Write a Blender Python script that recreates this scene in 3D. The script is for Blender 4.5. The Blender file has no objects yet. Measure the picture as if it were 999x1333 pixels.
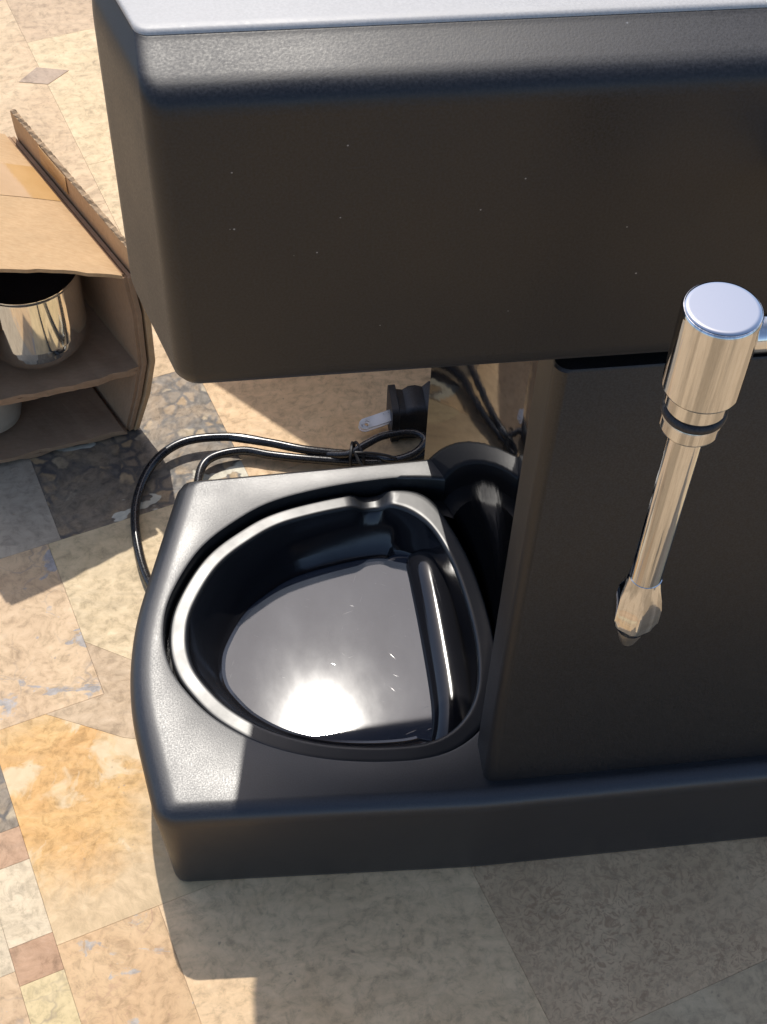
import bpy, bmesh, math, random
from mathutils import Vector, Matrix

sc = bpy.context.scene
random.seed(7)

# ------------------------------------------------------------------ camera
RX = Vector((0.9923, -0.1205, 0.0280))      # camera right in world axes
DN = Vector((-0.0774, -0.7811, -0.6196))    # camera down
FW = Vector((0.0966, 0.6127, -0.7844))      # camera forward
CAM_H = 0.6
cam = bpy.data.cameras.new('camera'); camo = bpy.data.objects.new('camera', cam)
sc.collection.objects.link(camo)
m = Matrix((RX, -DN, -FW)).transposed().to_4x4(); m.translation = (0, 0, CAM_H)
camo.matrix_world = m
cam.sensor_fit = 'VERTICAL'; cam.sensor_height = 24.0; cam.lens = 24.0 * 1890.0 / 1333.0
cam.clip_start = 0.01; cam.clip_end = 200
sc.camera = camo

# ------------------------------------------------------------------ light
SUN = Vector((-0.045, 0.66, 1.0)).normalized()     # towards the sun
w = bpy.data.worlds.new('World'); sc.world = w; w.use_nodes = True
nt = w.node_tree; bg = nt.nodes['Background']
sky = nt.nodes.new('ShaderNodeTexSky'); sky.sky_type = 'NISHITA'; sky.sun_disc = False
sky.sun_elevation = math.asin(SUN.z); sky.sun_rotation = math.atan2(SUN.x, SUN.y)
nt.links.new(sky.outputs[0], bg.inputs[0]); bg.inputs[1].default_value = 0.15
sky.air_density = 0.8; sky.dust_density = 1.6; sky.ozone_density = 1.0
sl = bpy.data.lights.new('sun', 'SUN'); sl.energy = 2.3; sl.angle = math.radians(0.53); sl.color = (1, .95, .87)
so = bpy.data.objects.new('sun', sl); sc.collection.objects.link(so)
so.rotation_euler = SUN.to_track_quat('Z', 'Y').to_euler(); so.location = (0, 1, 2)
sc.view_settings.view_transform = 'Standard'; sc.view_settings.look = 'None'
sc.view_settings.gamma = 1; sc.view_settings.use_curve_mapping = False
sc.view_settings.exposure = 0.6

# ------------------------------------------------------------------ helpers
COL = sc.collection
def link(o, parent=None):
    COL.objects.link(o)
    if parent is not None: o.parent = parent
    return o
def tag(o, label, cat, group=None):
    o['label'] = label; o['category'] = cat
    if group: o['group'] = group
    return o
def empty(name, loc=(0, 0, 0)):
    o = bpy.data.objects.new(name, None); o.empty_display_size = .02
    o.location = loc
    return link(o)
def finish(name, bm, mat, parent=None, smooth=True, sharp=40):
    bmesh.ops.recalc_face_normals(bm, faces=bm.faces)
    me = bpy.data.meshes.new(name)
    if parent is not None and parent.type == 'EMPTY':
        bmesh.ops.translate(bm, verts=bm.verts, vec=-parent.location)
    elif parent is not None and parent.parent is not None:
        bmesh.ops.translate(bm, verts=bm.verts, vec=-parent.parent.location)
    if smooth:
        for f in bm.faces: f.smooth = True
        a = math.radians(sharp)
        for e in bm.edges:
            if len(e.link_faces) == 2 and e.calc_face_angle(0) > a: e.smooth = False
    bm.to_mesh(me); bm.free()
    me.materials.append(mat)
    o = bpy.data.objects.new(name, me)
    return link(o, parent)
def loft(bm, rings, cap0=True, cap1=True, closed=True):
    vs = [[bm.verts.new(p) for p in r] for r in rings]
    n = len(rings[0])
    for a, b in zip(vs, vs[1:]):
        for i in range(n if closed else n - 1):
            j = (i + 1) % n
            try: bm.faces.new((a[i], a[j], b[j], b[i]))
            except ValueError: pass
    if cap0: bm.faces.new(vs[0][::-1])
    if cap1: bm.faces.new(vs[-1])
    return vs
def offset_poly(pts, d, wts=None):
    """offset a CCW polygon inwards by d (each edge may carry its own weight)"""
    n = len(pts); L = []
    for i in range(n):
        p, q = Vector(pts[i]), Vector(pts[(i + 1) % n]); t = (q - p).normalized()
        nn = Vector((-t.y, t.x)); k = d * (wts[i] if wts else 1)
        L.append((p + nn * k, t))
    out = []
    for i in range(n):
        p, t = L[i - 1]; q, s = L[i]
        den = t.x * s.y - t.y * s.x
        if abs(den) < 1e-9: out.append(tuple(q)); continue
        k = ((q.x - p.x) * s.y - (q.y - p.y) * s.x) / den
        out.append(tuple(p + t * k))
    return out
def fillet(pts, rad, seg=8):
    out = []; n = len(pts)
    for i in range(n):
        p = Vector(pts[i]); a = Vector(pts[i - 1]) - p; b = Vector(pts[(i + 1) % n]) - p
        la, lb = a.length, b.length; a.normalize(); b.normalize()
        ang = a.angle(b); t = min(rad[i] / math.tan(ang / 2), la * .48, lb * .48); r = t * math.tan(ang / 2)
        c = p + (a + b).normalized() * (r / math.sin(ang / 2))
        p0, p1 = p + a * t, p + b * t
        a0 = math.atan2(p0.y - c.y, p0.x - c.x); a1 = math.atan2(p1.y - c.y, p1.x - c.x)
        da = (a1 - a0 + math.pi) % (2 * math.pi) - math.pi
        for k in range(seg + 1):
            h = a0 + da * k / seg; out.append((c.x + r * math.cos(h), c.y + r * math.sin(h)))
    return out
def catmull(P, n=8, closed=True):
    out = []; N = len(P); P = [Vector(p) for p in P]
    for i in range(N if closed else N - 1):
        if closed: a, b, c, d = P[i - 1], P[i], P[(i + 1) % N], P[(i + 2) % N]
        else: a, b, c, d = P[max(i - 1, 0)], P[i], P[i + 1], P[min(i + 2, N - 1)]
        for k in range(n):
            t = k / n
            out.append(.5 * ((2 * b) + (c - a) * t + (2 * a - 5 * b + 4 * c - d) * t * t + (3 * b - a - 3 * c + d) * t ** 3))
    if not closed: out.append(P[-1].copy())
    return out
def normals2(P):
    n = len(P); out = []
    for i in range(n):
        t = Vector(P[(i + 1) % n]) - Vector(P[i - 1]); t = Vector((t.x, t.y)).normalized()
        out.append(Vector((t.y, -t.x)))      # outwards for CCW
    return out
def tube(bm, path, r, seg=10, cap=True, flat=1.0):
    path = [Vector(p) for p in path]; rings = []; up = Vector((0, 0, 1)); prev = None
    for i, p in enumerate(path):
        t = (path[min(i + 1, len(path) - 1)] - path[max(i - 1, 0)]).normalized()
        if prev is None: s = t.cross(up); s = s if s.length > 1e-3 else t.cross(Vector((1, 0, 0)))
        else: s = prev - t * prev.dot(t)
        s.normalize(); prev = s; u = s.cross(t)
        rr = r(i / (len(path) - 1)) if callable(r) else r
        rings.append([p + (s * math.cos(2 * math.pi * k / seg) + u * math.sin(2 * math.pi * k / seg) * flat) * rr for k in range(seg)])
    loft(bm, rings, cap, cap)
def support(prof, e=.0004):
    out = [prof[0]]
    for a, b in zip(prof, prof[1:]):
        L = math.hypot(b[0] - a[0], b[1] - a[1])
        if L > 4 * e:
            for t in (e / L, .25, .5, .75, 1 - e / L): out.append((a[0] + (b[0] - a[0]) * t, a[1] + (b[1] - a[1]) * t))
        out.append(b)
    return out
def lathe(bm, prof, c, seg=48, cap0=True, cap1=True):
    prof = support(prof)
    loft(bm, [[(c[0] + r * math.cos(2 * math.pi * k / seg), c[1] + r * math.sin(2 * math.pi * k / seg), c[2] + z) for k in range(seg)] for r, z in prof], cap0, cap1)
def slab(bm, quad, thick):
    """a sheet through four corners, subdivided, with a thickness vector"""
    q = [Vector(p) for p in quad]; t = Vector(thick)
    loft(bm, [q, [p + t for p in q]])
def sheet(bm, grid, thick):
    """grid of points (rows x cols) made into a solid sheet"""
    R, C = len(grid), len(grid[0]); t = Vector(thick)
    A = [[bm.verts.new(p) for p in r] for r in grid]
    B = [[bm.verts.new(Vector(p) + t) for p in r] for r in grid]
    for i in range(R - 1):
        for j in range(C - 1):
            bm.faces.new((A[i][j], A[i][j + 1], A[i + 1][j + 1], A[i + 1][j]))
            bm.faces.new((B[i][j], B[i + 1][j], B[i + 1][j + 1], B[i][j + 1]))
    bd = [(0, j) for j in range(C)] + [(i, C - 1) for i in range(1, R)] + [(R - 1, j) for j in range(C - 2, -1, -1)] + [(i, 0) for i in range(R - 2, 0, -1)]
    for k in range(len(bd)):
        i, j = bd[k]; a, b = bd[(k + 1) % len(bd)]
        bm.faces.new((A[i][j], A[a][b], B[a][b], B[i][j]))

# ------------------------------------------------------------------ materials
class NB:
    def __init__(s, name):
        s.m = bpy.data.materials.new(name); s.m.use_nodes = True; s.t = s.m.node_tree
        s.b = s.t.nodes['Principled BSDF']; s.co = s.t.nodes.new('ShaderNodeTexCoord')
    def n(s, t, **k):
        x = s.t.nodes.new(t)
        for a, b in k.items(): setattr(x, a, b)
        return x
    def l(s, a, b): s.t.links.new(a, b)
    def coord(s, loc=(0, 0, 0), scale=(1, 1, 1), rot=(0, 0, 0)):
        x = s.n('ShaderNodeMapping'); s.l(s.co.outputs['Object'], x.inputs[0])
        x.inputs['Location'].default_value = loc; x.inputs['Scale'].default_value = scale; x.inputs['Rotation'].default_value = rot
        return x.outputs[0]
    def noise(s, v, scale, detail=5, rough=.55, dist=0):
        x = s.n('ShaderNodeTexNoise'); s.l(v, x.inputs['Vector'])
        x.inputs['Scale'].default_value = scale; x.inputs['Detail'].default_value = detail
        x.inputs['Roughness'].default_value = rough; x.inputs['Distortion'].default_value = dist
        return x
    def voro(s, v, scale, feature='F1', rnd=1):
        x = s.n('ShaderNodeTexVoronoi', feature=feature); s.l(v, x.inputs['Vector'])
        x.inputs['Scale'].default_value = scale; x.inputs['Randomness'].default_value = rnd
        return x
    def ramp(s, f, *stops, interp='LINEAR'):
        x = s.n('ShaderNodeValToRGB'); s.l(f, x.inputs[0]); e = x.color_ramp.elements; x.color_ramp.interpolation = interp
        while len(e) < len(stops): e.new(.5)
        for el, (p, c) in zip(e, stops):
            el.position = p; el.color = (c, c, c, 1) if not hasattr(c, '__len__') else (*c, 1)
        return x.outputs[0]
    def mix(s, fac, a, b, mode='MIX'):
        x = s.n('ShaderNodeMix', data_type='RGBA', blend_type=mode)
        for inp, v in ((x.inputs[0], fac), (x.inputs[6], a), (x.inputs[7], b)):
            if hasattr(v, 'links') or isinstance(v, bpy.types.NodeSocket): s.l(v, inp)
            elif hasattr(v, '__len__'): inp.default_value = (*v, 1)
            else: inp.default_value = v
        return x.outputs[2]
    def math(s, op, a, b=0):
        x = s.n('ShaderNodeMath', operation=op)
        for inp, v in ((x.inputs[0], a), (x.inputs[1], b)):
            if isinstance(v, bpy.types.NodeSocket): s.l(v, inp)
            else: inp.default_value = v
        return x.outputs[0]
    def warp(s, v, scale, amt):
        no = s.noise(v, scale, 3); x = s.n('ShaderNodeVectorMath', operation='SCALE'); s.l(no.outputs['Color'], x.inputs[0]); x.inputs['Scale'].default_value = amt
        y = s.n('ShaderNodeVectorMath', operation='ADD'); s.l(v, y.inputs[0]); s.l(x.outputs[0], y.inputs[1])
        return y.outputs[0]
    def bump(s, h, strength, dist):
        x = s.n('ShaderNodeBump'); s.l(h, x.inputs['Height']); x.inputs['Strength'].default_value = strength; x.inputs['Distance'].default_value = dist
        s.l(x.outputs[0], s.b.inputs['Normal']); return x
    def set(s, **k):
        for a, v in k.items():
            i = s.b.inputs[a.replace('_', ' ')]
            if isinstance(v, bpy.types.NodeSocket): s.l(v, i)
            elif hasattr(v, '__len__'): i.default_value = (*v, 1)
            else: i.default_value = v
        return s.m

def stone(name, c0, c1, vein, seed=0, kind='travertine', pit=(.30, .22, .14), extra=None, fade=None):
    b = NB(name); v = b.coord(loc=(seed * 1.37, seed * .71, seed * 2.1), rot=(0, 0, math.radians(-17)))
    wv = b.warp(v, 25, .02)
    cloud = b.noise(wv, 22, 8, .6, .8).outputs[0]
    col = b.ramp(cloud, (.3, c0), (.68, c1))
    fine = b.noise(wv, 190, 9, .72, .35).outputs[0]
    col = b.mix(1, col, b.ramp(fine, (.30, .58), (.5, .93), (.7, 1.05)), 'MULTIPLY')
    if kind == 'travertine':
        ed = b.voro(b.warp(v, 60, .014), 70, 'DISTANCE_TO_EDGE').outputs[0]
        msk = b.ramp(b.noise(v, 30, 4).outputs[0], (.46, 0), (.62, 1))
        vm = b.math('MULTIPLY', b.ramp(ed, (.0, 1), (.035, 0)), b.ramp(b.noise(v, 70, 5, .6).outputs[0], (.5, 0), (.62, 1)))
        vm = b.math('MULTIPLY', vm, msk)
        col = b.mix(b.math('MULTIPLY', vm, .6), col, vein)
        wv2 = b.coord(loc=(seed, 2 * seed, 0), scale=(1, 3.2, 1), rot=(0, 0, math.radians(-9 + 20 * (seed % 3))))
        band = b.noise(wv2, 45, 6, .62, 1.2).outputs[0]
        col = b.mix(.55, col, b.ramp(band, (.36, .80), (.5, 1.0), (.62, 1.10)), 'MULTIPLY')
    elif kind == 'breccia':
        vw = b.warp(v, 90, .006)
        ce = b.voro(vw, 130, 'F1'); ed = b.voro(vw, 130, 'DISTANCE_TO_EDGE').outputs[0]
        cellc = b.ramp(b.n('ShaderNodeSeparateColor').outputs[0], (0, 0), (1, 1)) if False else None
        sp = b.n('ShaderNodeSeparateColor'); b.l(ce.outputs['Color'], sp.inputs[0])
        peb = b.ramp(sp.outputs[0], (.0, c0), (.35, c1), (.6, vein), (.85, (.50, .36, .19)), (1, (.52, .48, .36)))
        big = b.ramp(b.noise(v, 38, 5, .6, .6).outputs[0], (.42, 0), (.56, 1))
        joint = b.mix(b.ramp(ed, (.06, 1), (.20, 0)), peb, pit)
        col = b.mix(b.math('MULTIPLY', big, .85), col, joint)
        wh = b.noise(b.warp(b.coord(loc=(seed, 3, 0), scale=(1, 1.8, 1), rot=(0, 0, -.7)), 40, .03), 20, 3, .5, .5).outputs[0]
        col = b.mix(b.ramp(wh, (.615, 0), (.635, 1)), col, (.60, .60, .50))
        col = b.mix(1, col, b.ramp(fine, (.3, .75), (.6, 1.05)), 'MULTIPLY')
    elif kind == 'shell':
        sq = b.noise(b.warp(v, 60, .01), 210, 3, .5, 2.6).outputs[0]
        sm = b.ramp(b.noise(v, 24, 4, .6).outputs[0], (.35, .25), (.6, 1))
        col = b.mix(b.math('MULTIPLY', b.ramp(sq, (.40, .62), (.50, 0)), sm), col, vein)
        sq2 = b.noise(b.warp(v, 50, .01), 120, 3, .5, 2.2).outputs[0]
        col = b.mix(b.ramp(sq2, (.60, 0), (.68, .5)), col, c1)
    elif kind == 'veined':
        ed = b.voro(b.warp(v, 45, .03), 55, 'DISTANCE_TO_EDGE').outputs[0]
        msk = b.ramp(b.noise(v, 26, 3).outputs[0], (.45, 0), (.6, 1))
        col = b.mix(b.math('MULTIPLY', b.ramp(ed, (.0, 1), (.045, 0)), b.math('MULTIPLY', msk, .7)), col, pit)
        gp = b.noise(b.warp(b.coord(loc=(seed * 3.3, 1, 0), scale=(1.0, 1.6, 1), rot=(0, 0, .5)), 55, .02), 42, 5, .55, .8).outputs[0]
        gv = b.mix(b.ramp(b.noise(v, 140, 6, .7).outputs[0], (.35, 0), (.65, 1)), [x * .75 for x in vein], [min(1, x * 1.45) for x in vein])
        col = b.mix(b.ramp(b.math('ADD', gp, b.math('MULTIPLY', b.math('SUBTRACT', fine, .5), .22)), (.585, 0), (.63, .9)), col, gv)
    if extra:
        ex = b.noise(b.warp(v, 30, .03), 34, 5, .6, .6).outputs[0]
        col = b.mix(b.ramp(ex, (.54, 0), (.62, .9)), col, extra)
    if fade:                                       # the orange staining dies away into cream
        q = b.coord(loc=(-.10, -6.8, 0), scale=(20, 20, 1), rot=(0, 0, math.radians(-17)))
        g = b.n('ShaderNodeVectorMath', operation='LENGTH'); b.l(q, g.inputs[0])
        f = b.math('ADD', b.math('MULTIPLY', g.outputs['Value'], .62), b.math('MULTIPLY', b.noise(wv, 48, 6, .65, .5).outputs[0], .55))
        col = b.mix(b.ramp(f, (.66, 0), (1.0, .9)), col, b.mix(1, fade, b.ramp(fine, (.32, .78), (.7, 1.08)), 'MULTIPLY'))
    ps = b.voro(b.warp(v, 200, .004), 260).outputs[0]
    pm = b.math('MULTIPLY', b.ramp(ps, (.10, 1), (.2, 0)), b.ramp(b.noise(v, 55, 4).outputs[0], (.54, 0), (.66, 1)))
    col = b.mix(b.math('MULTIPLY', pm, .7), col, pit)
    b.bump(fine, .25, .0006)
    col = b.mix(1, col, (1.03, .945, .86), 'MULTIPLY')
    return b.set(Base_Color=col, Roughness=b.ramp(fine, (.3, .62), (.7, .42)), Specular_IOR_Level=.35)

def plastic(name, col, rough, grain, lint=False, spec=.5, grain_scale=1500, sheen=0.0):
    b = NB(name); v = b.coord()
    g = b.noise(v, grain_scale, 2, .6).outputs[0]
    if grain: b.bump(g, grain, .00025)
    big = b.noise(v, 30, 4).outputs[0]
    r = b.math('ADD', b.ramp(big, (.3, rough - .18), (.7, rough - .10)), b.math('MULTIPLY', g, .28))
    c = b.mix(b.ramp(g, (.35, 0), (.75, 1)), [x * (.3 if max(col) < .1 else .9) for x in col], [x * (2.6 if max(col) < .1 else 1.1) for x in col])
    if lint:
        a = b.voro(b.coord(scale=(1, .4, 1), rot=(.4, .3, .2)), 125).outputs[0]
        c = b.mix(b.ramp(a, (.026, .5), (.036, 0)), c, (.42, .42, .42))
        a = b.voro(b.coord(loc=(.3, .1, .5), scale=(1, 1, .4), rot=(.1, .7, .2)), 52).outputs[0]
        c = b.mix(b.ramp(a, (.014, .7), (.024, 0)), c, (.4, .4, .4))
    return b.set(Base_Color=c, Roughness=r, Specular_IOR_Level=spec, Sheen_Weight=sheen, Sheen_Roughness=.45)

def gloss(name, col, rough, scratch=0.0):
    b = NB(name); v = b.coord()
    n = b.noise(v, 60, 5).outputs[0]
    k = .35 if rough < .2 else .1
    r = b.ramp(n, (.3, rough * (1 - k)), (.7, rough * (1 + k))); c = col
    if scratch:
        hs = None
        for k, (rot, sc_) in enumerate(((.35, 420), (-.6, 330), (1.25, 380), (2.1, 460))):
            m2 = b.n('ShaderNodeMapping'); b.l(b.coord(loc=(k * .3, k * .17, 0), rot=(0, 0, rot)), m2.inputs[0]); m2.inputs['Scale'].default_value = (1, .07, 1); mp = m2.outputs[0]
            vv = b.voro(b.warp(mp, 30, .01), sc_).outputs[0]
            s = b.math('MULTIPLY', b.ramp(vv, (.035, 1), (.085, 0)), b.ramp(b.noise(v, 42 + 13 * k, 4).outputs[0], (.42, 0), (.56, 1)))
            hs = s if hs is None else b.math('MAXIMUM', hs, s)
        smear = b.ramp(b.noise(b.coord(scale=(1, .5, 1), rot=(0, 0, .4)), 55, 6, .6, .1).outputs[0], (.3, 0), (.75, 1))
        sp = b.voro(v, 150).outputs[0]
        dust = b.math('MULTIPLY', b.ramp(sp, (.04, 1), (.07, 0)), smear)
        c = b.mix(b.math('MULTIPLY', b.math('MAXIMUM', hs, dust), scratch), b.mix(smear, col, [x * 1.2 for x in col]), (.40, .42, .45))
        r = b.mix(smear, (rough * .85,) * 3, (rough * 1.2,) * 3)
        b.bump(hs, .05, .0001)
    else:
        b.bump(b.noise(v, 90, 2).outputs[0], .05, .0008)
    return b.set(Base_Color=c, Roughness=r, IOR=1.5)

def metal(name, col, rough, refl_streak=False):
    b = NB(name); n = b.noise(b.coord(), 120, 4).outputs[0]
    if refl_streak:                                     # fine lines in the bump; reflection streaks painted as darker bands
        st = b.noise(b.coord(scale=(1, 1, .015)), 700, 4, .6).outputs[0]
        b.bump(st, .10, .0003)
        st2 = b.noise(b.coord(scale=(1, 1, .02)), 330, 3, .6).outputs[0]
        col = b.mix(b.ramp(st2, (.42, 1), (.56, 0)), col, [x * .62 for x in col])
    return b.set(Base_Color=col, Metallic=1.0, Roughness=b.ramp(n, (.3, rough * .6), (.7, rough * 1.5)))

def card(name, c0, c1, flute=False):
    b = NB(name); v = b.coord()
    fib = b.noise(b.coord(scale=(1, 3, 1), rot=(0, 0, .5)), 260, 6, .7).outputs[0]
    c = b.ramp(fib, (.3, c0), (.7, c1))
    big = b.ramp(b.noise(v, 28, 4).outputs[0], (.3, .88), (.7, 1.06)); c = b.mix(1, c, big, 'MULTIPLY')
    if flute:
        wv = b.n('ShaderNodeTexWave', wave_type='BANDS', bands_direction='DIAGONAL'); b.l(v, wv.inputs[0]); wv.inputs['Scale'].default_value = 95; wv.inputs['Distortion'].default_value = 2
        c = b.mix(b.ramp(wv.outputs['Fac'], (.3, .7), (.6, 0)), c, [x * .35 for x in c0])
    crump = b.noise(v, 32, 3, .5, .4).outputs[0]
    b.bump(b.math('ADD', b.math('MULTIPLY', fib, .06), crump), .35, .004)
    return b.set(Base_Color=c, Roughness=.85, Specular_IOR_Level=.2)

M_black = plastic('black_textured_plastic', (.0060, .0064, .0078), .42, .10, spec=.82, sheen=.02)
M_head = plastic('black_textured_head_plastic', (.0050, .0053, .0066), .44, .10, lint=True, spec=.50, sheen=.02)
M_panel = plastic('black_panel_plastic', (.0085, .0082, .0084), .46, .09)
M_liner = gloss('glossy_black_liner', (.006, .006, .007), .05)
M_tray = gloss('glossy_black_tray', (.010, .010, .012), .13)
M_grey = plastic('light_grey_plastic', (.40, .385, .36), .48, .1)
M_rim = gloss('satin_black_rim', (.016, .017, .019), .34)
M_floor = gloss('scratched_black_tray_floor', (.030, .037, .052), .05, scratch=.09)
M_chrome = metal('chrome', (.68, .68, .675), .035, refl_streak=True)
M_chromecap = metal('chrome_cap', (.56, .57, .585), .03)
M_satin = metal('satin_nozzle_metal', (.20, .20, .20), .42)
M_steel = metal('polished_steel', (.86, .84, .79), .06)
M_rubber = plastic('black_rubber', (.012, .012, .013), .55, .1)
M_cord = plastic('black_cord_vinyl', (.016, .016, .017), .22, .02)
M_prong = metal('nickel_prong', (.90, .88, .85), .36)
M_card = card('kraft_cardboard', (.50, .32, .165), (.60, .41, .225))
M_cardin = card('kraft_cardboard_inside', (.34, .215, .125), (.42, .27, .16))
M_flute = card('corrugated_edge', (.36, .25, .15), (.44, .31, .19), flute=True)
b = NB('packing_tape'); M_tape = b.set(Base_Color=b.ramp(b.noise(b.coord(), 60, 4).outputs[0], (.3, (.52, .31, .12)), (.7, (.60, .37, .16))), Roughness=.12)
b = NB('cream_ceramic'); M_cream = b.set(Base_Color=b.ramp(b.noise(b.coord(), 60, 4).outputs[0], (.3, (.30, .26, .20)), (.7, (.36, .32, .25))), Roughness=.4)

# ------------------------------------------------------------------ ground with stone tiles
CA, SA = math.cos(math.radians(17)), math.sin(math.radians(17))
def uv2xy(u, v): u, v = u / 1000, v / 1000; return (u * CA - v * SA, u * SA + v * CA)
S_base = stone('joint_stone', (.52, .40, .25), (.58, .46, .30), (.5, .4, .28), 40)
bm = bmesh.new(); slab(bm, [(-6, -6, -.0025), (6, -6, -.0025), (6, 8, -.0025), (-6, 8, -.0025)], (0, 0, -.05))
ground = finish('ground', bm, S_base, smooth=False); ground['kind'] = 'structure'
S = dict(
    cream=stone('cream_travertine', (.56, .45, .265), (.66, .55, .35), (.40, .32, .20), 1),
    sand=stone('sand_travertine', (.50, .375, .225), (.60, .475, .30), (.36, .27, .17), 2),
    honey=stone('honey_travertine', (.66, .475, .27), (.74, .56, .34), (.50, .36, .20), 14),
    tan=stone('tan_travertine', (.44, .325, .20), (.53, .41, .265), (.33, .25, .17), 3),
    orange=stone('orange_stone', (.60, .325, .085), (.66, .44, .17), (.48, .30, .12), 4, extra=(.64, .53, .34), fade=(.60, .47, .285)),
    veined=stone('grey_veined_stone', (.52, .37, .22), (.62, .47, .29), (.27, .275, .285), 5, kind='veined', pit=(.28, .24, .20)),
    veined2=stone('grey_patched_stone', (.57, .375, .195), (.63, .46, .26), (.33, .32, .30), 11, kind='veined', pit=(.38, .22, .14)),
    breccia=stone('pebbled_breccia', (.15, .145, .13), (.36, .28, .18), (.24, .20, .15), 6, kind='breccia', pit=(.085, .085, .085)),
    grey=stone('grey_stone', (.38, .33, .25), (.46, .41, .32), (.28, .24, .19), 7),
    shell=stone('shell_limestone', (.56, .40, .235), (.66, .485, .295), (.32, .20, .115), 8, kind='shell'),
    brown=stone('brown_stone', (.42, .255, .145), (.52, .35, .22), (.32, .2, .12), 9),
    yellow=stone('speckled_yellow_stone', (.58, .47, .23), (.66, .56, .33), (.35, .3, .2), 10, kind='veined', pit=(.3, .25, .17)),
    pale=stone('pale_limestone', (.60, .51, .35), (.68, .60, .44), (.5, .42, .3), 12),
    taupe=stone('taupe_stone', (.37, .285, .205), (.42, .33, .24), (.3, .24, .18), 13),
)
def R4(u0, u1, v0, v1): return [(u0, v0), (u1, v0), (u1, v1), (u0, v1)]
TILES = [
    ('orange', [(-15, 266), (75, 266), (75, 330), (41, 351), (11.5, 377), (-15, 377)]),
    ('veined2', R4(-15, 30, 120, 266)),
    ('honey', R4(30, 162, 60, 266)),
    ('shell', R4(162, 340, 141, 330)),
    ('sand', R4(162, 340, 40, 141)),
    ('brown', R4(-34, -15, 309, 326)), ('pale', R4(-34, -15, 272.5, 309)), ('brown', R4(-34, -15, 255, 272.5)),
    ('yellow', R4(-34, -15, 160, 255)), ('pale', R4(-80, -34, 262, 326)), ('veined', R4(-80, -34, 160, 262)),
    ('breccia', R4(-80, -15, 326, 377)),
    ('veined', [(-140, 377), (40, 377), (40, 474), (-140, 474)]),
    ('cream', [(40, 409), (75, 372), (162, 360), (162, 474), (40, 474)]),
    ('tan', [(11.5, 377), (41, 351), (75, 330), (75, 266), (162, 266), (162, 360), (75, 372), (40, 409), (40, 377)]),
    ('sand', R4(162, 340, 330, 474)),
    ('grey', R4(-80, 47, 474, 565)), ('breccia', R4(47, 151, 474, 565)), ('honey', R4(151, 340, 474, 640)),
    ('sand', R4(-80, 147, 565, 720)), ('cream', R4(147, 151, 565, 640)), ('cream', R4(147, 340, 640, 760)),
    ('sand', R4(20, 147, 720, 868)), ('cream', R4(147, 340, 760, 905)),
    ('tan', R4(147, 340, 905, 1080)), ('sand', R4(20, 147, 868, 1000)), ('cream', R4(20, 147, 1000, 1080)),
    ('shell', R4(-80, -34, 60, 160)), ('cream', R4(-34, -15, 60, 160)), ('sand', R4(-15, 30, 60, 120)),
    ('tan', R4(-140, -80, 200, 377)), ('sand', R4(-140, -80, 474, 720)), ('cream', R4(-100, 20, 720, 900)), ('tan', R4(-100, 20, 900, 1080)),
    ('cream', R4(340, 480, 40, 200)), ('veined', R4(340, 480, 200, 420)),
]
def ccw(P): return P if sum(P[i - 1][0] * P[i][1] - P[i][0] * P[i - 1][1] for i in range(len(P))) > 0 else P[::-1]
def tile(kind, uvs, z=0.0, xy=False):
    P = ccw([p if xy else uv2xy(*p) for p in uvs]); P = offset_poly(P, .00003)
    Q = offset_poly(P, .00005)
    bm = bmesh.new()
    loft(bm, [[(x, y, z - .0024) for x, y in P], [(x, y, z - .0002) for x, y in P], [(x, y, z) for x, y in Q]], True, True)
    return finish('stone_tile', bm, S[kind], ground, smooth=False)
for k, p in TILES: tile(k, p)
inl = [(-.128, .8627), (-.1165, .8785), (-.0946, .8732), (-.1083, .8585)]
bm = bmesh.new(); loft(bm, [[(x, y, -.001) for x, y in inl], [(x, y, .0003) for x, y in inl]])
finish('stone_inlay', bm, S['taupe'], ground, smooth=False)

# ------------------------------------------------------------------ the machine
CXM = 0.165                                       # its middle in x
def mirror(P): return P + [(2 * CXM - x, y) for x, y in reversed(P)]
mach = tag(empty('coffee_machine', (CXM, .36, 0)), 'black plastic countertop coffee machine with overhanging head and chrome wand', 'coffee machine')

# base ---------------------------------------------------------------
half = [(CXM, .4505), (-.0292, .4460), (-.0580, .346), (-.0440, .2695), (.088, .2625)]
outer = half + [(2 * CXM - x, y) for x, y in reversed(half[1:])]
orad = [.3, .009, .19, .011, .25, .25, .011, .19, .009]
owt = [.22, .72, .72, .55, .55, .55, .72, .72, .22]
TC = Vector((.032, .366))
# inner edge of the tray's rim, anticlockwise
rim_in = [(.0523, .4300), (.0208, .4240), (.0027, .4146), (-.0131, .4010), (-.0250, .3800), (-.0284, .3640), (-.0268, .3495), (-.0205, .3370),
          (-.0104, .3245), (.0060, .3125), (.0280, .3040), (.0536, .2999), (.0740, .3010), (.0880, .3100), (.0965, .3260), (.0995, .3500), (.0975, .3800), (.0925, .4040), (.0850, .4195), (.0720, .4290)]
RI = [Vector((p.x, p.y)) * .989 for p in catmull([(x, y, 0) for x, y in rim_in], 10)]
NI = normals2(RI)
corner = Vector((.0795, .4213))
def rim_ring(off, z, pointed=False):
    out = []
    for p, n in zip(RI, NI):
        o = off
        if off < -.001: o = off * (1 - .8 * max(0, min(1, (p.x - .072) / .018)))
        if pointed and off > 0: o = off * (1 + .55 * math.exp(-((p - corner).length / .011) ** 2))
        q = p + n * o; out.append((q.x, q.y, z))
    return out
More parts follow.
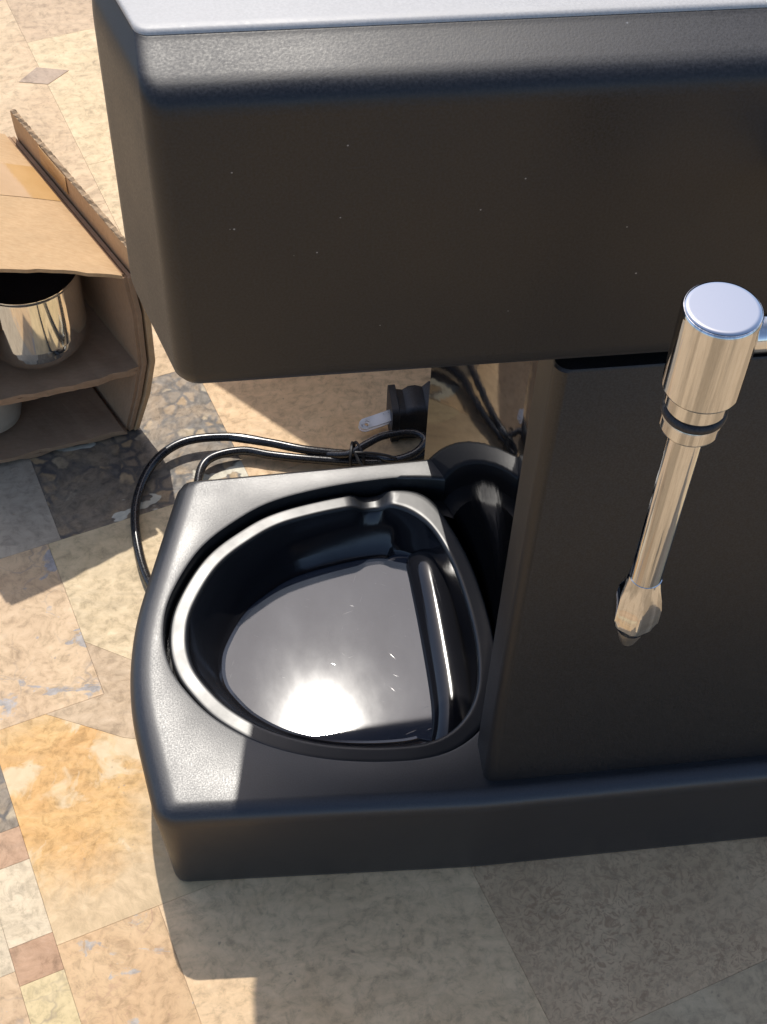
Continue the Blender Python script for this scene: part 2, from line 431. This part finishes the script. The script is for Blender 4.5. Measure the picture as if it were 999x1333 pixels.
def by_angle(P, n=420):
    """resample a closed outline by angle about the tray's middle"""
    P = [Vector((p[0], p[1])) for p in P]; out = []
    for k in range(n):
        a = 2 * math.pi * k / n; d = Vector((math.cos(a), math.sin(a))); best = None
        for i in range(len(P)):
            p = P[i - 1] - TC; q = P[i] - TC; e = q - p
            den = d.x * e.y - d.y * e.x
            if abs(den) < 1e-12: continue
            t = (p.x * e.y - p.y * e.x) / den; s = (p.x * d.y - p.y * d.x) / den
            if t > 0 and -1e-6 <= s <= 1 + 1e-6 and (best is None or t > best): best = t
        out.append(TC + d * best)
    return out
bm = bmesh.new(); rings = []
for ins, z in ((.0075, .0), (.0058, .0012), (.0050, .004), (0, .058), (.0010, .0622), (.0036, .0647), (.0080, .0660), (.0125, .0665), (.0140, .0666), (.0150, .0666)):
    P = fillet(offset_poly(outer, ins, owt), [max(.003, r - ins) for r in orad], 14)
    rings.append([(q.x, q.y, z) for q in by_angle(P)])
def rec(off, z):
    out = []
    for p in by_angle([(x, y) for x, y, _ in rim_ring(.0100 + off, 0, True)]):
        k = max(0, min(1, (p.y - .303) / .03)) * max(0, min(1, (p.x - .080) / .012))
        out.append((p.x + .018 * k, min(p.y, .4452 + off), z))    # runs in under the column
    return out
rings += [rec(.0014, .0667), rec(.0004, .0664), rec(0, .0654), rec(0, .050), rec(-.004, .049)]
loft(bm, rings, True, False)
finish('base', bm, M_black, mach, sharp=50)

# drip tray ----------------------------------------------------------
def tilt(ring): return [(x, y, z + (.048 * (x - .03) - .035 * (y - .36)) * max(0, min(1, (.056 - z) / .02))) for x, y, z in ring]
def dip(ring): return [(x, y, zz - .0036 * math.exp(-(((x - .0615) / .0070) ** 4)) * (1 if y > .40 else 0)) for x, y, zz in ring]
bm = bmesh.new()
wallp = [(-.0002, .0594), (-.0012, .0550), (-.0040, .0490), (-.0080, .0425), (-.0108, .0388), (-.0120, .0377), (-.0134, .0371)]
loft(bm, [dip(rim_ring(*wallp[0]))] + [tilt(rim_ring(o, z)) for o, z in wallp[1:]], False, False)
tray = finish('drip_tray', bm, M_tray, mach, sharp=60)
bm = bmesh.new()
loft(bm, [dip(rim_ring(o, z, True)) for o, z in ((.0080, .051), (.0083, .0596), (.0081, .0605), (.0076, .0609), (.0071, .0610), (.0060, .0610), (.0022, .0610), (.0012, .0610), (.0006, .0608), (.0001, .0603), (-.0002, .0594))], False, False)
finish('rim', bm, M_rim, tray, sharp=60)
bm = bmesh.new()
fr = tilt(rim_ring(-.0126, .0369)); f2 = tilt(rim_ring(-.0150, .0363))
loft(bm, [fr, f2], False, True)
finish('tray_floor', bm, M_floor, tray, smooth=False)
bm = bmesh.new()
hp = [(.0868, .4130, .0300), (.0868, .4110, .0330), (.0870, .4070, .0350), (.0874, .4000, .0360), (.0880, .37, .0365), (.0878, .334, .0370), (.0860, .318, .0365), (.0830, .309, .034)]
hp = [(x * .9895, y * .9895, z) for x, y, z in hp]
tube(bm, catmull(hp, 6, False), lambda t: .0102 * math.sqrt(min(1, .06 + t * 7)), 28)
finish('tray_ridge', bm, M_tray, tray)

# column -------------------------------------------------------------
A, B = Vector((.0915, .2890)), Vector((.0900, .4510)); sag = .0180
mid = (A + B) / 2; hc = (B - A).length / 2; Rr = (hc * hc + sag * sag) / (2 * sag)
dirn = (B - A).normalized(); nrm = Vector((dirn.y, -dirn.x)); cen = mid + nrm * (sag - Rr)
arc = []
a0 = math.asin(hc / Rr)
for k in range(61):
    h = -a0 + 2 * a0 * k / 60
    arc.append(tuple(cen + nrm * Rr * math.cos(h) + dirn * Rr * math.sin(h)))
bm = bmesh.new()
ol = arc + [(2 * CXM - x, y) for x, y in reversed(arc)]
loft(bm, [[(x, y, z) for x, y in ol] for z in (.0505, .335)])
col_o = finish('column', bm, M_liner, mach, sharp=30)
bm = bmesh.new()
pl = fillet([(.0898, .2725), (2 * CXM - .0898, .2725), (2 * CXM - .0898, .2915), (.0898, .2915)], [.0045, .0045, .001, .001], 10)
loft(bm, [[(x, y, z) for x, y in pl] for z in (.0650, .3072)] + [[(x + (.0006 if x < CXM else -.0006), y + .0006, .3080) for x, y in pl]])
finish('front_panel', bm, M_panel, mach)

# head ---------------------------------------------------------------
hl = [(-.0110, .505), (-.0258, .432), (-.0258, .306), (-.0140, .2680)]
hp_ = hl + [(2 * CXM - x, y) for x, y in reversed(hl)]
hr = [.014, .03, .022, .0065, .0065, .022, .03, .014]
bm = bmesh.new(); rings = []
hw = [.25, .12, .24, 1, .24, .12, .25, .8]          # the roll is wide along the front, tight at the sides
low = ((.012, .3135), (.0075, .3137), (.0045, .3145), (.002, .3160), (.0006, .3185), (0, .322))
high = ((0, .4015), (.0004, .4040), (.0013, .4060), (.0028, .4074), (.0046, .4083), (.0070, .4090), (.0115, .4102), (.0155, .4113), (.0168, .4117), (.0175, .4120))
for ins, z in low: rings.append([(x, y, z) for x, y in fillet(offset_poly(hp_, ins), [max(.004, q - ins * .3) for q in hr], 12)])
for ins, z in high: rings.append([(x, y, z) for x, y in fillet(offset_poly(hp_, ins, hw), [max(.004, q - ins * .3) for q in hr], 12)])
loft(bm, rings)
finish('head', bm, M_head, mach, sharp=50)
bm = bmesh.new(); rings = []  # flat top of the head, coloured lighter grey than the rest
for ins, z in ((.0173, .4113), (.0174, .4122), (.0178, .4127), (.0186, .4130), (.0205, .4131)):
    rings.append([(x, y, z) for x, y in fillet(offset_poly(hp_, ins, hw), [max(.004, q - ins * .3) for q in hr], 12)])
loft(bm, rings)
tp = finish('head_top', bm, M_grey, mach, sharp=50); tp['label'] = 'light grey flat top of the head'

# steam wand ---------------------------------------------------------
KW = .85                                          # real size and distance of the wand
wx, wy = .1224, .2500
def near(bm):
    for v in bm.verts: v.co = Vector((v.co.x * KW, v.co.y * KW, CAM_H - (CAM_H - v.co.z) * KW))
    return bm
bm = bmesh.new(); lathe(bm, [(.0020, .3228), (.0088, .3228), (.0100, .3230), (.0104, .3236), (.0104, .3500), (.01025, .3506), (.0099, .3510), (.0092, .3511), (.0020, .3511)], (wx, wy, 0), 64)
wand = finish('steam_wand', near(bm), M_chrome, mach)
bm = bmesh.new(); lathe(bm, [(.0096, .3505), (.0097, .35125), (.0094, .3515), (.0088, .3516), (.0010, .3516)], (wx, wy, 0), 64)
finish('cap_disc', near(bm), M_chromecap, wand)
bm = bmesh.new(); lathe(bm, [(.0084, .3230), (.0084, .3165), (.0080, .3160), (.0070, .3158), (.0070, .3128), (.0080, .3126), (.0083, .3120), (.0083, .3080), (.0078, .3074), (.0050, .3070)], (wx, wy, 0), 64)
finish('collar', near(bm), M_chrome, wand)
bm = bmesh.new(); lathe(bm, [(.0066, .3128)] + [(.0074 + .0016 * math.sin(a), .3143 - .0016 * math.cos(a)) for a in [math.pi * k / 10 for k in range(11)]] + [(.0066, .3158)], (wx, wy, 0), 64)
finish('o_ring', near(bm), M_rubber, wand)
bm = bmesh.new(); lathe(bm, [(.0050, .3078), (.0050, .2378), (.0046, .2374)], (wx, wy, 0), 48)
finish('tube', near(bm), M_chrome, wand)
# hexagonal nozzle: turned body cut by six flats
bm = bmesh.new(); seg = 72; rings = []
for r, flat, z in ((.0042, .0042, .2385), (.0052, .0052, .2380), (.0056, .0055, .2350), (.0072, .0066, .2290), (.0080, .0069, .2250), (.0080, .0069, .2180), (.0068, .0064, .2140), (.0052, .0050, .2105), (.0047, .0046, .2095)):
    ring = []
    for k in range(seg):
        a = 2 * math.pi * k / seg + .35; q = (a - .35) % (math.pi / 3) - math.pi / 6
        rr = min(r, flat / math.cos(q)); ring.append((wx + rr * math.cos(a), wy + rr * math.sin(a), z))
    rings.append(ring)
loft(bm, rings); finish('nozzle', near(bm), M_chrome, wand, sharp=14)
bm = bmesh.new(); lathe(bm, [(.0044, .2100), (.0040, .2070), (.0026, .2020), (.0022, .2012)], (wx, wy, 0), 24)
finish('nozzle_tip', near(bm), M_satin, wand)
bm = bmesh.new(); tube(bm, catmull([(wx + .006, wy, .3415), (wx + .016, wy, .3415), (wx + .028, wy + .002, .3415), (wx + .038, wy + .014, .3415), (wx + .040, wy + .030, .3415), (wx + .040, wy + .070, .3415)], 8, False), .0050, 24)
finish('wand_arm', near(bm), M_chrome, wand)

# power cord, tie and plug ------------------------------------------
bm = bmesh.new(); r = .0024
c1 = [(-.030, .405, .012), (-.046, .425, .006), (-.0535, .4510, .0035), (-.0550, .4815, .004), (-.0462, .5069, .006), (-.0290, .5205, .008), (-.0035, .5219, .008), (.018, .5155, .008), (.0371, .5086, .008), (.0657, .5037, .006), (.074, .502, .006)]
c2 = [(-.020, .43, .012), (-.0218, .470, .008), (-.0214, .4965, .006), (-.0150, .5093, .006), (.0020, .5132, .006), (.018, .5090, .0055), (.0371, .5044, .0055), (.0657, .4995, .005), (.074, .4985, .005)]
c3 = [(.074, .502, .006), (.0830, .4965, .009), (.0938, .4974, .012), (.1004, .5050, .0135), (.0939, .5105, .0140), (.0788, .5095, .0140), (.0690, .5055, .0130), (.0591, .5020, .0100), (.048, .505, .007)]
c4 = [(.074, .4985, .005), (.086, .4985, .0045), (.100, .5030, .004), (.1150, .512, .006), (.122, .527, .010)]
for p in (c1, c2): tube(bm, catmull(p, 10, False), r, 12)
tube(bm, catmull([(p[0] * 1, p[1], p[2]) for p in c1[6:]], 10, False), r, 12)
for p in (c3, c4): tube(bm, catmull(p, 10, False), .0021, 12)
cord = finish('power_cord', bm, M_cord, mach)
bm = bmesh.new()
for dx, yaw in ((0, .25), (.0042, -.35)):
    P = []
    for k in range(25):
        a = 2 * math.pi * k / 24
        P.append((.0605 + dx + .0055 * math.cos(a) * math.sin(yaw), .5035 + .0068 * math.cos(a), .0072 + .0064 * math.sin(a)))
    tube(bm, P, .0008, 6)
tube(bm, catmull([(.062, .5, .013), (.070, .4985, .0135), (.078, .497, .0125), (.0835, .495, .0118)], 6, False), .0008, 6)
tube(bm, catmull([(.062, .5, .013), (.064, .4955, .010), (.0665, .4935, .0065), (.0655, .492, .003)], 6, False), .0008, 6)
finish('twist_tie', bm, M_rubber, cord)
# plug body: block with a waisted, scalloped top
bm = bmesh.new(); rings = []
for k, (x, hy, z1) in enumerate(((.0835, .0100, .0245), (.0838, .0112, .0256), (.0875, .0112, .0256), (.0882, .0100, .0232), (.0915, .0096, .0226), (.0945, .0100, .0244), (.0985, .0100, .0248), (.1025, .0098, .0232), (.1060, .0108, .0256), (.1100, .0108, .0256), (.118, .0085, .024), (.124, .006, .018))):
    pl = fillet([(-hy, .0006), (hy, .0006), (hy, z1), (-hy, z1)], [.002, .002, .0035, .0035], 4)
    rings.append([(x, .5262 + a + (x - .0835) * .05, z) for a, z in pl])
loft(bm, rings); plug = finish('plug', bm, M_rubber, mach, sharp=35)
def prong(off):
    # flat blade with a round hole near its rounded tip
    o = Vector((.0850, .5215, .0170)) + Vector(off); ax = Vector((-.955, -.255, -.085)).normalized()
    nn = Vector((.02, -.42, .90)); nn = (nn - ax * nn.dot(ax)).normalized(); wd = ax.cross(nn)
    L, hw, hole = .0195, .0031, .0015
    outl = [(-.001, -hw), (L - .0025, -hw), (L - .0009, -hw * .72), (L, -hw * .3), (L, hw * .3), (L - .0009, hw * .72), (L - .0025, hw), (-.001, hw)]
    hx = L - .0042; N = 24
    def edge(a):
        d = Vector((math.cos(a), math.sin(a))); best = 9
        for i in range(len(outl)):
            p = Vector(outl[i - 1]) - Vector((hx, 0)); q = Vector(outl[i]) - Vector((hx, 0)); e = q - p; den = d.x * e.y - d.y * e.x
            if abs(den) < 1e-12: continue
            t = (p.x * e.y - p.y * e.x) / den; s = (p.x * d.y - p.y * d.x) / den
            if t > 0 and -1e-6 <= s <= 1 + 1e-6: best = min(best, t)
        return d * best
    angs = sorted([2 * math.pi * k / N for k in range(N)] + [math.atan2(y, x - hx) % (2 * math.pi) for x, y in outl])
    bm = bmesh.new()
    def W(x, y, h): return o + ax * x + wd * y + nn * h
    inn = [(hx + hole * math.cos(a), hole * math.sin(a)) for a in angs]
    out = [(hx + edge(a).x, edge(a).y) for a in angs]
    loft(bm, [[W(x, y, h) for x, y in ring] for ring, h in ((inn, .0007), (out, .0007), (out, -.0007), (inn, -.0007), (inn, .0007))], False, False)
    bmesh.ops.remove_doubles(bm, verts=bm.verts, dist=1e-7)
    return finish('prong', bm, M_prong, plug, sharp=30)
prong((0, 0, 0)); prong((.0006, .0068, -.0098))

# ------------------------------------------------------------------ cardboard box with cups
box = tag(empty('cardboard_box', (-.09, .58, 0)), 'small open brown cardboard box with a shelf, lying on the stone tiles', 'box')
D = Vector((-.465, .885, 0)) * .131
T0, TL = Vector((-.0490, .5400, .1120)), Vector((-.1240, .5200, .1400))
B0, BL = Vector((-.0600, .5360, .0010)), Vector((-.1500, .5160, .0010))
def jit(s): return Vector((random.uniform(-s, s), random.uniform(-s, s), random.uniform(-s, s)))
def lerp(a, b, t): return a + (b - a) * t
# top panel: two plies, ragged front edge
def panel(name, a, b, depth, up, mat, n=14, jag=.0006, sag=0, nd=4):
    bm = bmesh.new(); g = []
    for i in range(nd + 1):
        row = []
        for j in range(n + 1):
            t = j / n; p = lerp(a, b, t) + depth * (i / nd) + Vector((0, 0, -sag * math.sin(math.pi * t)))
            if i == 0: p += Vector((random.uniform(-jag, jag) * .4, random.uniform(-jag, jag), random.uniform(-jag, jag) * .35))
            row.append(p)
        g.append(row)
    sheet(bm, g, up)
    return finish(name, bm, mat, box, smooth=False)
top = panel('top_panel', T0, TL, D, Vector((0, 0, -.0022)), M_card, sag=-.002)
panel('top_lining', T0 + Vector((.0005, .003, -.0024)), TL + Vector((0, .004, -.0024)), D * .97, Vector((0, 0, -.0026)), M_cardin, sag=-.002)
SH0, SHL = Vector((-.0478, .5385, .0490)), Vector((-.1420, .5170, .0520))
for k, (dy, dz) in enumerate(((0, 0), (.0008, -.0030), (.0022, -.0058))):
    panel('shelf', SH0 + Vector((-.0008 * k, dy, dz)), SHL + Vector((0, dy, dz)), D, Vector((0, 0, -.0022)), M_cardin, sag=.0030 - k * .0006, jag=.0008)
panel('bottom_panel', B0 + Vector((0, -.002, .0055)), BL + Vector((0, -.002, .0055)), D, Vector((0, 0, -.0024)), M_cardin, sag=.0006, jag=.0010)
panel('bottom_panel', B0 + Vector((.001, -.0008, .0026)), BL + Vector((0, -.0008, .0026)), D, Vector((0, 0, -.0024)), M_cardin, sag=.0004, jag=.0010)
def wall(name, pts, off, thick, mat, depth=D, flutes=None):
    """upright wall following a bent front edge"""
    bm = bmesh.new(); P = [p + off for p in pts]
    sheet(bm, [[p + depth * (i / 4) for p in P] for i in range(5)], thick)
    return finish(name, bm, mat, box, smooth=False)
OUT = Vector((.885, .465, 0))
edge = [B0 + Vector((0, 0, .001)), Vector((-.0530, .537, .027)), SH0 + Vector((0, 0, .001)), Vector((-.0470, .5390, .085)), T0 + Vector((0, 0, -.003))]
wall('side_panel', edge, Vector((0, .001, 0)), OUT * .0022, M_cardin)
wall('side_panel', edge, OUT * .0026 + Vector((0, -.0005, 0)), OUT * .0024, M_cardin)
edge2 = [B0 + Vector((.002, 0, .0)), Vector((-.0495, .537, .027)), Vector((-.0446, .5385, .0500)), Vector((-.0440, .5390, .085)), Vector((-.0470, .5400, .1130)), Vector((-.0475, .5405, .1250))]
ow = wall('outer_side_panel', edge2, OUT * .0036, OUT * .0028, M_card)
# fluted edge of the outer panel
bm = bmesh.new(); e0 = Vector((-.0475, .5405, .1251)) + OUT * .0037; L = D.length; dn = D.normalized(); N = 64
pts0, pts1 = [], []
for k in range(N + 1):
    p = e0 + dn * (L * k / N); zz = .0004 * math.sin(k * math.pi) + (random.uniform(.0002, .0010) if k % 2 else random.uniform(-.0003, .0002))
    pts0.append(p + Vector((0, 0, zz)))
sheet(bm, [[p + OUT * (.0026 * i / 2) + Vector((0, 0, .0003 if i == 1 else 0)) for p in pts0] for i in range(3)], Vector((0, 0, -.0012)))
finish('corrugated_edge', bm, M_flute, ow, smooth=False)
ledge = [BL + Vector((0, 0, .001)), lerp(BL, TL, .5) + Vector((-.003, 0, 0)), TL + Vector((0, 0, -.003))]
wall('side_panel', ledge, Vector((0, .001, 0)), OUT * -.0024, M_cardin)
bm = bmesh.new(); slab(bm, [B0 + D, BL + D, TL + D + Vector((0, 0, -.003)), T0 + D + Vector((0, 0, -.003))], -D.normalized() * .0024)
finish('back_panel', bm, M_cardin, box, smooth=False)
# tape across the lid
bm = bmesh.new()
def on_top(t, d): return lerp(T0, TL, t) + D * d + Vector((0, 0, .0020 * math.sin(math.pi * t) + .00012))
sheet(bm, [[on_top(t / 14, .50 + .0625 * i) for t in range(15)] for i in range(5)], Vector((0, 0, .00012)))
finish('packing_tape', bm, M_tape, box, smooth=False)
bm = bmesh.new()
sheet(bm, [[Vector((-.0475, .5405, h)) + OUT * .0033 + D * (d0 + .11) + jit(.0002) for h in (.1135, .119, .1245)] for d0 in (.40, .52, .63)], OUT * -.0002)
finish('packing_tape', bm, M_tape, box, smooth=False)

# cups
cup = tag(empty('steel_cup', (-.0990, .5585, .0535)), 'polished steel cup with dark inside standing on the shelf of the cardboard box', 'cup')
bm = bmesh.new()
pr = [(r_ * 1.07, z_ * 1.24) for r_, z_ in [(.0150, 0), (.0172, .0001), (.0195, .0006), (.0213, .0016), (.0228, .0031), (.0239, .0050), (.0246, .0072), (.0250, .0098), (.0252, .0130), (.0253, .0400), (.0260, .0412), (.0260, .0420), (.0254, .0414), (.0250, .0400), (.0240, .0120), (.0215, .0040), (.0150, .0020)]]
lathe(bm, pr, tuple(cup.location), 72)
finish('cup_body', bm, M_steel, cup)
bm = bmesh.new(); lathe(bm, [(.0266, .0465), (.0266, .0492), (.0256, .0496), (.0252, .0420), (.0180, .0400), (.0050, .0398)], tuple(cup.location), 60)
finish('inner_sleeve', bm, M_rubber, cup)
cup2 = tag(empty('cream_cup', (-.1310, .5480, .0085)), 'small pale rounded cup in the lower compartment of the cardboard box', 'cup')
bm = bmesh.new()
lathe(bm, [(.0100, 0), (.0140, .0008), (.0165, .0035), (.0176, .0085), (.0178, .0160), (.0180, .0280), (.0183, .0290), (.0176, .0288), (.0166, .0090), (.0120, .0030)], tuple(cup2.location), 60)
finish('cup_body', bm, M_cream, cup2)

# ------------------------------------------------------------------ unseen carton added behind the machine to cast a floor shadow
ct = tag(empty('shadow_carton', (.14, .74, 0)), 'unseen brown carton added behind the black machine to shade the floor', 'carton')
p1, p2 = Vector((-.0250, .7400, 0)), Vector((.1500, .5560, 0)); back = Vector((.724, .690, 0)) * .19
fp = [p1, p2, p2 + back, p1 + back]
bm = bmesh.new(); loft(bm, [fp, [p + Vector((0, 0, .249)) for p in fp]]); finish('shadow_carton_body', bm, M_card, ct, smooth=False)
for a, bb in ((0, .498), (.502, 1)):
    bm = bmesh.new(); q = [lerp(p1, p1 + back, a), lerp(p2, p2 + back, a), lerp(p2, p2 + back, bb), lerp(p1, p1 + back, bb)]
    slab(bm, [p + Vector((0, 0, .2495)) for p in q], (0, 0, .003)); finish('shadow_carton_flap', bm, M_card, ct, smooth=False)
